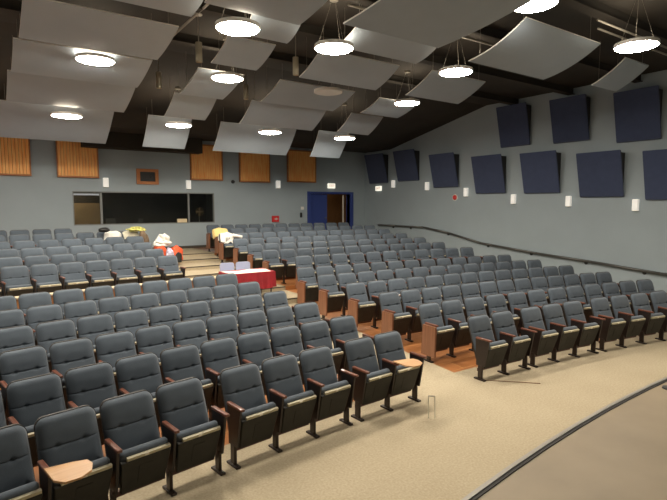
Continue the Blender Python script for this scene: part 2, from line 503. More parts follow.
ORD = ['first', 'second', 'third', 'fourth', 'fifth', 'sixth', 'seventh', 'eighth', 'ninth', 'tenth', 'eleventh', 'twelfth', 'thirteenth', 'fourteenth']
def fill(x0, x1, pitch):
    n = max(1, round((x1-x0)/pitch)); return [x0+(x1-x0)*k/n for k in range(n+1)]
L = {1: [-.06, .44, .93, 1.42, 2.08, 2.58, 3.08, 3.755, 4.245],
     2: [-.12, .38, .86, 1.32, 1.78, 2.24, 2.72, 3.21, 3.70, 4.20],
     3: [-.15, .33, .79, 1.25, 1.72, 2.20, 2.68, 3.17, 3.66, 4.16],
     4: [-.22, .24, .70, 1.16, 1.64, 2.13, 2.62, 3.11, 3.60, 4.10],
     5: [-.26, .20, .66, 1.12, 1.60, 2.08, 2.57, 3.06, 3.55, 4.04],
     6: [.13, .60, 1.07, 1.55, 2.03, 2.52, 3.01, 3.50, 3.99]}
for k in L:     # even out tight picks so neighbours never share space
    v = L[k]
    for i in range(len(v)-2, -1, -1):
        if v[i+1]-v[i] < .487: v[i] = v[i+1]-.487
RR = {1: [6.07, 6.60, 7.28, 7.81, 8.34, 9.06, 9.60, 10.15, 10.70, 11.25],
      2: [5.98, 6.50, 7.04, 7.59, 8.14, 8.67, 9.22, 9.73, 10.24, 10.76, 11.27, 11.78],
      3: [5.93, 6.44, 6.95, 7.46, 7.96, 8.46, 8.95, 9.44, 9.93, 10.42, 10.91, 11.40, 11.89],
      4: [5.89, 6.41, 6.92, 7.43, 7.93, 8.44, 8.94, 9.45, 9.95, 10.46, 10.97, 11.46, 11.95],
      5: fill(5.84, 12.04, .516), 6: fill(5.90, 12.07, .515), 7: fill(6.41, 11.70, .51), 8: fill(5.99, 11.56, .50), 9: fill(6.02, 11.68, .50),
      10: fill(6.02, 11.73, .50), 11: fill(5.98, 11.78, .50), 12: fill(6.22, 11.87, .50), 13: fill(6.30, 11.40, .50)}
LB = {8: [-.12, .38, .87, 1.36, 1.85, 2.34, 2.84, 3.34], 9: [-.16, .33, .82, 1.31, 1.80, 2.30, 2.80, 3.30], 10: [-.19, .31, .80, 1.30, 1.79, 2.29, 2.78, 3.28],
      11: [.19, .70, 1.22, 1.74, 2.27, 2.79, 3.31], 12: [.13, .65, 1.17, 1.69, 2.21, 2.73, 3.25], 13: [.19, .71, 1.24, 1.77]}
def groups_of(v):
    """index set of seats that close a linked group (a wide gap or the row's end follows)"""
    return {i for i in range(len(v)) if i == len(v)-1 or v[i+1]-v[i] > .6}
for n, v in L.items():
    ends = groups_of(v)
    for i, x in enumerate(v):
        pos = len(v)-1-i
        where = 'beside the centre aisle' if pos == 0 else ORD[pos]+' from the centre aisle'
        extra = ''
        tab = n == 1 and abs(x-.44) < .2 or n == 1 and x == 4.245
        if tab: lab = f'tip-up seat with wooden writing tablet, {where}, {ORD[n-1]} row before wall' if pos else 'tip-up seat with wooden writing tablet beside the centre aisle, front row'
        else: lab = f'blue-grey tip-up seat {where}, {ORD[n-1]} row up in block before knee wall'
        make_seat(x, R0+(n-1)*D, lab, 'tip-up seats in front of the wooden knee wall', i in ends, tablet=tab, twist=random.uniform(-.002, .002))
for n, v in RR.items():
    ends = groups_of(v)
    for i, x in enumerate(v):
        where = 'beside the centre aisle' if i == 0 else ORD[i]+' from the centre aisle'
        lab = f'blue-grey tip-up seat {where}, {ORD[n-1]} row up in handrail-wall block'
        make_seat(x, R0+(n-1)*D, lab, 'tip-up seats in the handrail-wall block', i in ends, left_panel=(i == 0 and n > 1))
for n, v in LB.items():
    ends = groups_of(v)
    for i, x in enumerate(v):
        pos = len(v)-1-i
        if n == 13: where = ORD[i]+' from the wall end' if False else (ORD[pos]+' from the window side')
        else: where = 'beside the centre aisle' if pos == 0 else ORD[pos]+' from the centre aisle'
        lab = f'blue-grey tip-up seat {where}, {ORD[n-8]} row behind the wooden knee wall'
        make_seat(x, R0+(n-1)*D, lab, 'tip-up seats behind the wooden knee wall', i in ends)

# knee wall behind the front block
def arc_wall(name, x0, x1, r0, r1, z0, z1, mat, parent=None, n=20):
    bm = bmesh.new()
    P = [(x0+(x1-x0)*k/n) for k in range(n+1)]
    prism(bm, [(x, on_arc(x, r0)) for x in P]+[(x, on_arc(x, r1)) for x in P[::-1]], 'Z', z0, z1)
    return mesh_obj(name, bm, mat, parent)
kx, ky = 0., on_arc(0, 31.03)
t = empty('knee_wall', (0, 0, .25))
tag(t, 'low curved orange wood partition with pale cap behind the front block of seats', 'partition')
a = arc_wall('wood_face', XL+.02, 3.90, 31.01, 31.09, .0, .77, wood('knee_wall_wood', (.38, .15, .05), (.55, .25, .09), .45, 'Z'), t)
a = arc_wall('cap', XL+.02, 3.92, 30.98, 31.16, .77, .795, plain('knee_wall_cap', (.72, .58, .40), .35), t)

# ------------------------------------------------------------------ handrail
rail = [(16.7, 1.69), (15.6, 1.69), (14.0, 1.69), (12.70, 1.53), (11.2, 1.245), (10.75, 1.205), (9.05, 1.06), (7.35, .955), (5.6, .82), (3.6, .80)]
t = empty('handrail', (XR, 10., .8)); tag(t, 'long dark metal handrail with brackets running down the grey wall', 'handrail')
bm = bmesh.new(); tube(bm, [(-.075, y-10., z-.8) for y, z in rail], .038, 12)
for y, z in rail[1:-1]: bmesh.ops.create_icosphere(bm, subdivisions=2, radius=.039, matrix=Matrix.Translation((-.075, y-10., z-.8)))
mesh_obj('rail', bm, plain('handrail_metal', (.12, .12, .115), .35, metal=.5), t, smooth=True)
def rail_z(y):
    for (a, za), (b, zb) in zip(rail[:-1], rail[1:]):
        if b <= y <= a: return zb+(za-zb)*(y-b)/(a-b)
for y in (15.8, 14.75, 12.75, 10.95, 9.30, 7.55, 6.0, 4.6):
    bm = bmesh.new(); z = rail_z(y)-.8
    cyl(bm, (-.075, y-10, z-.02), (-.03, y-10, z-.06), .012, seg=8); cyl(bm, (-.03, y-10, z-.06), (-.001, y-10, z-.06), .045, seg=14)
    mesh_obj('bracket', bm, M['black'], t)

# ------------------------------------------------------------------ navy acoustic panels on the right wall
def wall_panel(yc, w, z0, z1, label, out=.38):
    t = empty('acoustic_panel', (XR, yc, z0)); tag(t, label, 'acoustic panel', 'navy panels on the handrail wall')
    bm = bmesh.new(); h = z1-z0; th = .05
    # slanted front slab: bottom near the wall, top leaning out
    prism(bm, [(-.05, 0), (-.05-th, .02), (-out-th*.3, h), (-out+th*.7, h)], 'Y', -w/2, w/2)
    bmesh.ops.bevel(bm, geom=list(bm.edges), offset=.012, segments=2, affect='EDGES')
    mesh_obj('fabric_face', bm, M['navy'], t)
    bm = bmesh.new()
    prism(bm, [(-.001, .02), (-.045, .02), (-out+.06, h-.05), (-.001, h-.05)], 'Y', -w/2+.06, w/2-.06)
    mesh_obj('wedge_box', bm, M['black'], t)
lower = [(16.72, 3.47, 4.70), (14.87, 3.50, 4.70), (12.87, 3.19, 4.40), (10.88, 2.93, 4.18), (8.99, 2.90, 4.13), (7.18, 2.76, 3.98), (5.45, 2.67, 3.90)]
names = ['tucked into the back corner beside the exit sign', 'second from the back corner, lower row', 'above the round red bell', 'fourth from the back corner, lower row', 'fifth from the back corner, lower row', 'sixth from the back corner, lower row', 'lower row, nearest the stage']
names[6] = 'last one towards the stage, lower row'
for (y, z0, z1), nm in zip(lower, names): wall_panel(y, 1.20, z0, z1, 'navy slanted wall panel '+nm)
for (y, z0, z1), nm in zip([(9.97, 4.40, 5.66), (8.12, 4.35, 5.58), (6.30, 4.19, 5.46)], ['upper row, the one deepest in the hall', 'middle one of the upper row', 'upper row, the one closest to the stage']):
    wall_panel(y, 1.08, z0, z1, 'navy slanted wall panel '+nm)

# sconces
def sconce(loc, axis, label, h=.30, w=.14):
    t = empty('wall_sconce', loc, 0 if axis == 'Y' else pi/2*-1)
    tag(t, label, 'wall light', 'white box lights on the walls')
    bm = bmesh.new(); bx(bm, (-w/2, -.10, -h/2), (w/2, -.0, h/2), bevel=.008); mesh_obj('housing', bm, M['sconce'], t)
    bm = bmesh.new(); bx(bm, (-w/2+.015, -.085, -h/2-.012), (w/2-.015, -.01, -h/2+.002)); mesh_obj('base_plate', bm, M['steel'], t)
for (y, z), nm in zip([(15.80, 3.42), (13.85, 3.27), (11.94, 3.0), (9.99, 2.74), (8.13, 2.66), (6.29, 2.55)], ['first from the back corner', 'second from the back corner', 'beside the round red bell', 'fourth from the back corner', 'fifth from the back corner', 'the one nearest stage']):
    nm = nm.replace('the one nearest stage', 'last one towards the stage')
    sconce((XR, y, z), 'X', 'small white box light on handrail wall, '+nm)
for (x, z), nm in zip([(3.24, 3.28), (5.97, 3.27), (9.58, 3.36)], ['between wood panel and small wooden-framed opening', 'above the booth window, beside the tall wood panel', 'between two wood panels near the blue door']):
    sconce((x, YB, z), 'Y', 'small white box light '+nm, h=.30, w=.16)

# exit signs
def exit_sign(loc, rz, label):
    t = empty('exit_sign', loc, rz); tag(t, label, 'exit sign')
    bm = bmesh.new(); bx(bm, (-.18, -.055, -.10), (.18, 0, .10), bevel=.006); mesh_obj('housing', bm, M['exit'], t)
    cu = bpy.data.curves.new('exit_letters', 'FONT'); cu.body = 'EXIT'; cu.size = .13; cu.align_x = 'CENTER'; cu.align_y = 'CENTER'; cu.extrude = .002
    o = bpy.data.objects.new('lettering', cu); COL.objects.link(o)
    dg = bpy.context.evaluated_depsgraph_get(); me = bpy.data.meshes.new_from_object(o.evaluated_get(dg)); bpy.data.objects.remove(o)
    me.materials.clear(); me.materials.append(M['exitred'])
    o = bpy.data.objects.new('lettering', me); COL.objects.link(o); o.parent = t; o.location = (0, -.058, 0); o.rotation_euler = (pi/2, 0, 0)
exit_sign((12.16, YB, 3.36), 0, 'cream lit exit sign above the blue door')
exit_sign((XR, 16.77, 3.26), -pi/2, 'cream lit exit sign on the handrail wall below the corner panel')

# bell
t = empty('fire_bell', (XR, 12.48, 2.82), -pi/2); tag(t, 'small round red alarm bell on the handrail wall', 'bell')
bm = bmesh.new(); lathe(bm, [(0, .07), (.05, .062), (.085, .04), (.098, 0.), (0, 0)], 20)
bm.transform(Matrix.Rotation(pi/2, 4, 'X')); mesh_obj('gong', bm, M['redp'], t, smooth=True)
bm = bmesh.new(); cyl(bm, (0, -.012, 0), (0, 0, 0), .12, seg=20); mesh_obj('back_plate', bm, M['whitep'], t)

# ------------------------------------------------------------------ back wall items
def slat_panel(x0, x1, z0, z1, label):
    t = empty('slat_panel', ((x0+x1)/2, YB, z0)); tag(t, label, 'wood panel', 'orange wood panels on the back wall')
    w = x1-x0; h = z1-z0
    bm = bmesh.new(); bx(bm, (-w/2, -.04, 0), (w/2, -.002, h)); mesh_obj('backing', bm, M['slat_back'], t)
    bm = bmesh.new(); n = int(w/.088)
    for k in range(n):
        xa = -w/2+.03+(w-.06)*k/n; bx(bm, (xa+.004, -.085, .05), (xa+(w-.06)/n-.006, -.04, h-.05))
    mesh_obj('slats', bm, M['orange'], t)
    bm = bmesh.new()
    bx(bm, (-w/2, -.11, 0), (w/2, -.04, .05)); bx(bm, (-w/2, -.11, h-.05), (w/2, -.04, h)); bx(bm, (-w/2, -.11, .05), (-w/2+.03, -.04, h-.05)); bx(bm, (w/2-.03, -.11, .05), (w/2, -.04, h-.05))
    mesh_obj('frame', bm, M['orange_trim'], t)
slat_panel(-.20, 1.17, 3.42, 4.72, 'orange slatted wood panel furthest from the blue door')
slat_panel(1.86, 3.04, 3.41, 4.72, 'orange slatted wood panel above the end of the booth window farthest from door')
slat_panel(6.05, 7.25, 3.44, 4.72, 'orange slatted wood panel above the booth window end nearer the door')
slat_panel(7.93, 9.20, 3.42, 4.74, 'orange slatted wood panel above the small red box')
slat_panel(10.0, 11.34, 3.47, 4.76, 'orange slatted wood panel beside the blue door')
# small wooden framed port
t = empty('projection_port', (4.57, YB, 3.25)); tag(t, 'small dark opening with orange wood frame above the booth window', 'opening')
bm = bmesh.new()
for lo, hi in [((-.36, -.07, 0), (.36, 0, .10)), ((-.36, -.07, .42), (.36, 0, .52)), ((-.36, -.07, .10), (-.25, 0, .42)), ((.25, -.07, .10), (.36, 0, .42))]: bx(bm, lo, hi)
mesh_obj('frame', bm, M['orange_trim'], t)
bm = bmesh.new(); bx(bm, (-.25, -.02, .10), (.25, -.005, .42)); mesh_obj('dark_pane', bm, M['black'], t)
bm = bmesh.new(); bx(bm, (-.1, -.035, .20), (.08, -.02, .32)); cyl(bm, (.14, -.05, .26), (.14, -.02, .26), .05, seg=14); mesh_obj('lens_block', bm, M['shell'], t)
# small dark fixture on wall
t = bmesh.new(); cyl(t, (0, 0, 0), (0, -.08, 0), .07, .05, 16); o = mesh_obj('wall_camera', t, M['black'], loc=(7.68, YB, 3.42)); tag(o, 'tiny dark round fixture between two wood panels above booth end', 'fixture')
# red box
t = empty('fire_alarm_box', (9.45, YB, 2.00)); tag(t, 'small red box with white mark on back wall above seats', 'alarm box')
bm = bmesh.new(); bx(bm, (-.15, -.07, -.12), (.15, 0, .12), bevel=.008); mesh_obj('box', bm, M['redp'], t)
bm = bmesh.new(); cyl(bm, (.02, -.071, .0), (.02, -.076, .0), .045, seg=16); bx(bm, (-.06, -.076, -.02), (.10, -.071, .015)); mesh_obj('white_mark', bm, M['whitep'], t)
# switch and handset
o = bmesh.new(); bx(o, (-.07, -.02, -.06), (.07, 0, .06), bevel=.006); o = mesh_obj('switch_plate', o, M['whitep'], loc=(10.72, YB, 2.42)); tag(o, 'small white plate on wall beside the blue door', 'switch plate')
o = bmesh.new(); bx(o, (-.035, -.06, -.10), (.035, 0, .10), bevel=.008); bx(o, (-.025, -.09, -.08), (.025, -.06, .08), bevel=.006); o = mesh_obj('wall_phone', o, M['black'], loc=(10.64, YB, 2.14)); tag(o, 'small black handset box on wall beside blue door', 'phone')

# blue door frame, leaf, corridor
t = struct(empty('door_1', (0, YB, 1.0)), 'blue double doorway with one leaf open on a brown corridor', 'door')
bm = bmesh.new()
bx(bm, (10.96, -.04, 0), (11.13, .24, 2.11)); bx(bm, (13.16, -.04, 0), (13.33, .24, 2.11)); bx(bm, (11.13, -.04, 2.02), (13.16, .24, 2.11))
mesh_obj('door_frame', bm, M['blue'], t)
bm = bmesh.new(); bx(bm, (11.14, .10, .01), (12.02, .15, 2.01), bevel=.004); leaf = mesh_obj('door_leaf', bm, M['blue'], t)
bm = bmesh.new(); cyl(bm, (11.93, .10, 1.0), (11.93, .04, 1.0), .02, seg=10); bx(bm, (11.86, .03, .985), (11.95, .045, 1.015)); mesh_obj('door_handle', bm, M['chrome'], leaf)
bm = bmesh.new(); bx(bm, (0, -.025, .01), (.88, .025, 2.01)); lf = mesh_obj('door_leaf', bm, M['blue'], t, loc=(13.20, .30, 0), rz=radians(4))
bm = bmesh.new(); bx(bm, (12.90, .16, .01), (12.95, .21, 1.98)); mesh_obj('door_post', bm, plain('door_post_metal', (.62, .58, .5), .4), t)
# corridor behind the doorway
wall_boxes('wall_corridor', [((10.2, YB+2.2, .8), (15.7, YB+2.3, 3.9)), ((10.2, YB+T, .9), (10.3, YB+2.2, 3.9)), ((15.6, YB+T, .9), (15.7, YB+2.2, 3.9)), ((14.35, YB+1.2, 1.0), (14.5, YB+2.2, 3.8))], M['brown'], 'brown corridor wall beyond the doorway')
bm = bmesh.new(); bx(bm, (10.2, YB+.01, .9), (15.7, YB+2.3, 1.0)); struct(mesh_obj('floor_corridor', bm, M['carpet']))
bm = bmesh.new(); bx(bm, (10.2, YB+T, 3.8), (15.7, YB+2.3, 3.9)); struct(mesh_obj('ceiling_corridor', bm, M['ceil']))

t = empty('corridor_fill_lamp', (12.6, YB+1.0, 3.72)); tag(t, 'added unseen fill lamp in the brown corridor beyond the blue doorway', 'lamp')  # unseen lamp added to brighten the corridor behind the door
bm = bmesh.new(); lathe(bm, [(0, -.05), (.15, -.04), (.18, .0), (0, .0)], 20); mesh_obj('diffuser', bm, emis('corridor_glow', (1., .8, .5), 30), t)
bm = bmesh.new(); cyl(bm, (0, 0, .0), (0, 0, .082), .19, seg=20); mesh_obj('base', bm, M['whitep'], t)
# booth window and room
t = struct(empty('window_1', (0, YB, BZ0)), 'long dark control booth window in three panes', 'window')
bm = bmesh.new(); H = BZ1-BZ0
bx(bm, (BX0, -.015, 0), (BX0+.03, .14, H)); bx(bm, (BX1-.03, -.015, 0), (BX1, .14, H)); bx(bm, (BX0+.03, -.015, H-.035), (BX1-.03, .14, H)); bx(bm, (BX0+.03, -.015, 0), (BX1-.03, .14, .03))
bx(bm, (3.06, .04, .03), (3.13, .12, H-.035)); bx(bm, (5.96, .04, .03), (6.02, .12, H-.035))
mesh_obj('window_frame', bm, plain('window_frame_grey', (.20, .21, .21), .5), t)
for a, b in ((BX0+.03, 3.06), (3.13, 5.96), (6.02, BX1-.03)):
    bm = bmesh.new(); bx(bm, (a, .075, .03), (b, .083, H-.035)); mesh_obj('window_pane', bm, M['glass'], t)
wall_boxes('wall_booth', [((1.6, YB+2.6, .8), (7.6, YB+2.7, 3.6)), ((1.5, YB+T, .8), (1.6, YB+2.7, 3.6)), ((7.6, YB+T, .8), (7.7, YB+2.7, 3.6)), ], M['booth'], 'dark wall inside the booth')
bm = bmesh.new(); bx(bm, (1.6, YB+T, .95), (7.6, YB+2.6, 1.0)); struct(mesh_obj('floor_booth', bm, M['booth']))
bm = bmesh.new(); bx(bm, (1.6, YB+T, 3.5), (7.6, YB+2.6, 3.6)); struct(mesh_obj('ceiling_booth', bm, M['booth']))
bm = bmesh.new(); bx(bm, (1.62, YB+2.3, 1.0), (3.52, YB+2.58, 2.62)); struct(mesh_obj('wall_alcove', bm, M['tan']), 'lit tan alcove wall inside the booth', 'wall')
# booth tube lamp
t = empty('tube_lamp', (2.80, YB+.85, 2.93)); tag(t, 'long white tube lamp inside the booth behind the window end', 'lamp')
bm = bmesh.new(); bx(bm, (-.42, -.07, 0), (.42, .07, .05)); mesh_obj('tray', bm, M['whitep'], t)
bm = bmesh.new(); cyl(bm, (-.40, 0, -.02), (.40, 0, -.02), .035, seg=10); mesh_obj('tube', bm, M['tube'], t)
t = empty('alcove_fill_lamp', (2.45, YB+1.75, 3.40)); tag(t, 'added unseen fill lamp over the tan alcove inside the booth', 'lamp')  # hidden above the window top, added to light the tan wall
bm = bmesh.new(); lathe(bm, [(0, -.05), (.13, -.04), (.16, .0), (0, .0)], 20); mesh_obj('diffuser', bm, emis('alcove_glow', (1., .85, .6), 60), t)
bm = bmesh.new(); cyl(bm, (0, 0, .0), (0, 0, .101), .17, seg=20); mesh_obj('base', bm, M['whitep'], t)
# booth desk with gear
t = empty('mixing_desk', (4.5, YB+.75, 1.0)); tag(t, 'dark control desk with low equipment behind the booth window', 'desk')
bm = bmesh.new(); bx(bm, (-1.45, -.35, .76), (1.45, .35, .80)); mesh_obj('desk_top', bm, M['booth'], t)
for xx in (-1.38, 1.38):
    bm = bmesh.new(); bx(bm, (xx-.03, -.3, 0), (xx+.03, .3, .76)); mesh_obj('leg', bm, M['booth'], t)
for (xx, yy, w, h, nm, lab) in [(-1.0, 0, .30, .24, 'computer_monitor', 'small dark screen on the booth desk near its wall end'), (.0, .05, .16, .22, 'desk_speaker', 'small dark box speaker on the middle of the booth desk')]:
    q = empty(nm, (4.5+xx, YB+.75+yy, 1.80)); tag(q, lab, 'screen' if 'monitor' in nm else 'speaker')
    bm = bmesh.new(); bx(bm, (-w/2, -.03, .05), (w/2, .03, .05+h), bevel=.006); mesh_obj('casing', bm, plain('gear_grey', (.12, .11, .10), .4), q)
    bm = bmesh.new(); bx(bm, (-.05, -.05, 0), (.05, .05, .05)); mesh_obj('foot', bm, M['black'], q)
# white carton at the window
bm = bmesh.new(); bx(bm, (-.17, -.045, 0), (.17, .045, .13), bevel=.004); bx(bm, (-.165, -.049, .10), (.165, -.045, .128))
o = mesh_obj('paper_box', bm, plain('cream_carton', (.75, .62, .40), .6), loc=(5.72, YB+.005, BZ0+.03)); tag(o, 'small cream carton standing on the booth window sill', 'carton')
# desk fan in the booth
t = empty('desk_fan', (6.55, YB+.55, 1.0)); tag(t, 'round pale fan on a stand behind the booth window end pane', 'fan')
bm = bmesh.new(); lathe(bm, [(.0, .0), (.16, .0), (.16, .03), (.02, .06), (.015, 1.25), (0, 1.25)], 16); mesh_obj('stand', bm, M['steel'], t)
bm = bmesh.new()
for rr in (.05, .10, .15): 
    for k in range(20):
        a, b = 2*pi*k/20, 2*pi*(k+1)/20; cyl(bm, (rr*cos(a), -.06, 1.30+rr*sin(a)), (rr*cos(b), -.06, 1.30+rr*sin(b)), .006, seg=5)
mesh_obj('guard', bm, M['tan'], t)
bm = bmesh.new()
for k in range(4):
    a = pi/2*k; bx(bm, (-.02, -.04, .02), (.05, -.02, .13), rot=None)
    vs = bm.verts[:] if False else None
bm.free(); bm = bmesh.new()
for k in range(4):
    s = bmesh.ops.create_cube(bm, size=1.)['verts']
    m = Matrix.Translation((0, -.03, 1.30)) @ Matrix.Rotation(pi/2*k, 4, 'Y') @ Matrix.Translation((.0, 0, .075)) @ Matrix.Rotation(.5, 4, 'Z') @ Matrix.Diagonal((.06, .008, .11, 1))
    for v in s: v.co = m @ v.co
cyl(bm, (0, 0, 1.30), (0, -.07, 1.30), .03, seg=12); mesh_obj('blades', bm, M['tan'], t)

# ------------------------------------------------------------------ ceiling panels
def cloud(x0, x1, yn, zn, yf, zf, label, group='curved grey panels hung under the ceiling', bow=.035):
    t = empty('ceiling_panel', ((x0+x1)/2, (yn+yf)/2, zf)); tag(t, label, 'ceiling panel', group)
    w = (x1-x0)/2; cx, cy = (x0+x1)/2, (yn+yf)/2
    d = Vector((0, yf-yn, zf-zn)); L_ = d.length; nrm = Vector((0, -d.z, d.y)).normalized()
    n = 12; th = .022; bm = bmesh.new(); top = []; bot = []
    for k in range(n+1):
        s = k/n; b = -bow*4*s*(1-s)
        p = Vector((0, yn-cy, zn-zf))+d*s+nrm*b
        bot.append([bm.verts.new((xx, p.y, p.z)) for xx in (-w, w)]); q = p+nrm*th
        top.append([bm.verts.new((xx, q.y, q.z)) for xx in (-w, w)])
    for k in range(n):
        bm.faces.new((bot[k][0], bot[k+1][0], bot[k+1][1], bot[k][1])).material_index = 0
        bm.faces.new((top[k][0], top[k][1], top[k+1][1], top[k+1][0])).material_index = 0
        bm.faces.new((bot[k][0], top[k][0], top[k+1][0], bot[k+1][0])).material_index = 1
        bm.faces.new((bot[k][1], bot[k+1][1], top[k+1][1], top[k][1])).material_index = 1
    bm.faces.new((bot[0][0], bot[0][1], top[0][1], top[0][0])).material_index = 1
    bm.faces.new((bot[-1][0], top[-1][0], top[-1][1], bot[-1][1])).material_index = 1
    bmesh.ops.recalc_face_normals(bm, faces=bm.faces)
    mesh_obj('board', bm, [M['cloud'], M['cloud_edge']], t)
    # hanging wires and the ribs on top
    def cz(y): return 5.88 if y < 11.2 else max(4.86, 5.88-(y-11.2)*(1.02/4.85))
    for sx in (-1, 1):
        for s in (.12, .88):
            p = Vector((0, yn-cy, zn-zf))+d*s+nrm*(th-bow*4*s*(1-s))
            bm = bmesh.new(); cyl(bm, (sx*(w-.12), p.y, p.z-.004), (sx*(w-.12), p.y, cz(p.y+cy)-zf+.01), .003, seg=5)
            mesh_obj('hanging_wire', bm, M['steel'], t)
    for sx in (-.6, .6):
        a = Vector((sx*w, yn-cy, zn-zf))+nrm*(th+.01); b = a+d
        pts = [Vector((sx*w, yn-cy, zn-zf))+d*s+nrm*(th+.012-bow*4*s*(1-s)) for s in (0.03, .25, .5, .75, .97)]
        bm = bmesh.new(); tube(bm, pts, .014, 6); mesh_obj('stiffener', bm, M['steel'], t)
RW = {'a': 'step above the stage end', 'b': ''}
clouds = [
 # x0 x1 yn zn yf zf
 (.55, 2.66, 8.15, 5.36, 9.40, 5.14, 'wide column over raised seats, fourth panel from back wall'),
 (.50, 2.70, 9.85, 5.24, 11.05, 4.97, 'wide column over raised seats, third panel from back wall'),
 (.46, 2.78, 11.50, 5.08, 12.70, 4.72, 'wide column over raised seats, second panel from back wall'),
 (.36, 2.78, 13.75, 4.90, 15.00, 4.22, 'wide column over raised seats, panel next to back wall'),
 (3.44, 4.28, 7.10, 5.42, 7.55, 5.24, 'narrow column above booth, fifth panel from back wall'),
 (3.51, 4.42, 8.20, 5.40, 9.00, 5.13, 'narrow column above booth, fourth panel from back wall'),
 (3.63, 4.63, 10.0, 5.28, 11.20, 4.98, 'narrow column above booth, third panel from back wall'),
 (3.65, 4.66, 11.60, 5.10, 12.45, 4.68, 'narrow column above booth, second panel from back wall'),
 (3.62, 4.78, 13.75, 4.90, 14.45, 4.15, 'narrow column above booth, panel next to back wall'),
 (5.05, 6.90, 6.60, 5.44, 7.20, 5.24, 'wide middle column, fifth panel from back wall'),
 (5.20, 7.14, 7.92, 5.40, 8.70, 5.05, 'wide middle column, fourth panel from back wall'),
 (5.60, 7.72, 10.20, 5.36, 11.20, 5.04, 'wide middle column, third panel from back wall'),
 (5.48, 7.68, 11.42, 5.10, 12.17, 4.64, 'wide middle column, second panel from back wall'),
 (5.60, 8.08, 13.70, 4.90, 14.38, 4.15, 'wide middle column, panel next to back wall'),
 (6.93, 9.12, 4.84, 5.40, 5.94, 5.00, 'broad tilted one before the handrail wall with bright edge'),
 (10.37, 11.35, 5.00, 5.40, 5.65, 5.00, 'narrow one closest to the upper navy wall panels'),
 (7.96, 9.70, 7.80, 5.40, 8.62, 5.03, 'column beside handrail wall, fourth panel from back wall'),
 (8.30, 9.62, 9.95, 5.24, 10.75, 4.98, 'column beside handrail wall, third panel from back wall'),
 (8.50, 9.65, 11.40, 5.10, 12.10, 4.66, 'column beside handrail wall, second panel from back wall'),
 (8.79, 9.96, 13.50, 4.90, 14.05, 4.13, 'column beside handrail wall, panel next to back wall'),
 (.60, 2.62, 6.50, 5.50, 7.45, 5.30, 'wide column over raised seats, fifth panel from back wall'),
 (2.50, 3.95, 5.45, 5.42, 6.60, 5.20, 'narrow column above booth, sixth panel from back wall'),
 (4.12, 5.95, 4.00, 5.20, 5.72, 5.00, 'wide middle column, sixth panel from back wall'),
]
for c in clouds: cloud(*c[:6], label='curved grey ceiling panel, '+c[6], bow=.07 if 'broad' in c[6] else .035)

# ------------------------------------------------------------------ pendant lights
def ceil_z(y): return 5.88 if y < 11.2 else max(4.86, 5.88-(y-11.2)*(1.02/4.85))
def pendant(x, y, z, label, lit=True, D_=.62, power=1.):
    t = empty('pendant_light', (x, y, z)); tag(t, label, 'ceiling light', 'round pendant lights')
    r = D_/2
    bm = bmesh.new(); lathe(bm, [(0, -.035), (r*.6, -.034), (r*.93, -.022), (r-.001, -.005), (r-.001, .034)], 28)
    mesh_obj('diffuser', bm, M['lamp'] if lit else M['lamp_off'], t, smooth=False)
    bm = bmesh.new(); lathe(bm, [(r+.012, -.012), (r+.012, .045), (r, .048), (r, -.012), (r+.012, -.012)], 28)
    bmesh.ops.remove_doubles(bm, verts=bm.verts, dist=1e-5)
    for k in range(28): pass
    mesh_obj('rim', bm, M['cloud_edge'], t)
    bm = bmesh.new(); lathe(bm, [(r-.002, .035), (r*.6, .06), (0, .065)], 28); mesh_obj('top_cover', bm, M['lamp_top'] if lit else M['lamp_off'], t)
    zc = ceil_z(y)-z
    for k in range(3):
        a = 2*pi*k/3+.5
        bm = bmesh.new(); cyl(bm, (r*.85*cos(a), r*.85*sin(a), .04), (.03*cos(a), .03*sin(a), zc-.02), .0022, seg=5); mesh_obj('hanging_wire', bm, M['steel'], t)
    bm = bmesh.new(); cyl(bm, (0, 0, zc-.04), (0, 0, zc+.005), .07, seg=16); mesh_obj('ceiling_rose', bm, M['steel'], t)
LZ = 5.10
pend = [(3.13, 6.95, LZ, 'lit round pendant in second row, over narrow column of grey panels', 1),
 (4.80, 6.92, LZ, 'lit round pendant in second row, hanging before the middle column panels', 1),
 (7.57, 6.80, LZ, 'lit round pendant in second row, beside the broad tilted panel', 1),
 (1.72, 9.88, LZ, 'large lit round pendant between two wide panels over raised seats', 1),
 (4.13, 9.73, LZ, 'lit round pendant under the narrow panels above booth, third row', 1),
 (6.51, 9.62, LZ, 'unlit round pendant under the wide middle panels', 0),
 (8.82, 9.50, LZ, 'lit round pendant in third row, before the sloping ceiling over handrail wall', 1),
 (1.62, 13.05, 4.58, 'lit round pendant over raised seats, row nearest the back wall', 1),
 (4.15, 12.93, 4.58, 'lit round pendant above the booth, row nearest the back wall', 1),
 (6.64, 12.72, 4.58, 'lit round pendant under the middle panels, row nearest the back wall', 1),
 (9.10, 12.55, 4.58, 'lit round pendant towards the blue door, row nearest the back wall', 1),
 (8.74, 4.06, LZ, 'large lit round pendant close to the upper navy wall panels', 1),
 (6.55, 4.45, 5.40, 'lit round pendant half hidden above the broad tilted panel', 1),
 (.30, 6.95, LZ, 'lit round pendant just out of view over the front block', 1),
 (2.95, 4.1, LZ, 'lit round pendant out of view over the front floor', 1), 
 
 (9.1, .9, LZ, 'round pendant added out of view to light the stage far part', 1),  # extra out-of-view fixture added to brighten the stage
 (-2.2, 6.95, LZ, 'lit round pendant out of view by the hidden wall, second row', 1), (-1.2, 9.88, LZ, 'lit round pendant out of view by the hidden wall, third row', 1), (-1.2, 13.05, 4.58, 'lit round pendant out of view by the hidden wall, last row', 1)]
for x, y, z, lab, lit in pend: pendant(x, y, z, lab, bool(lit))
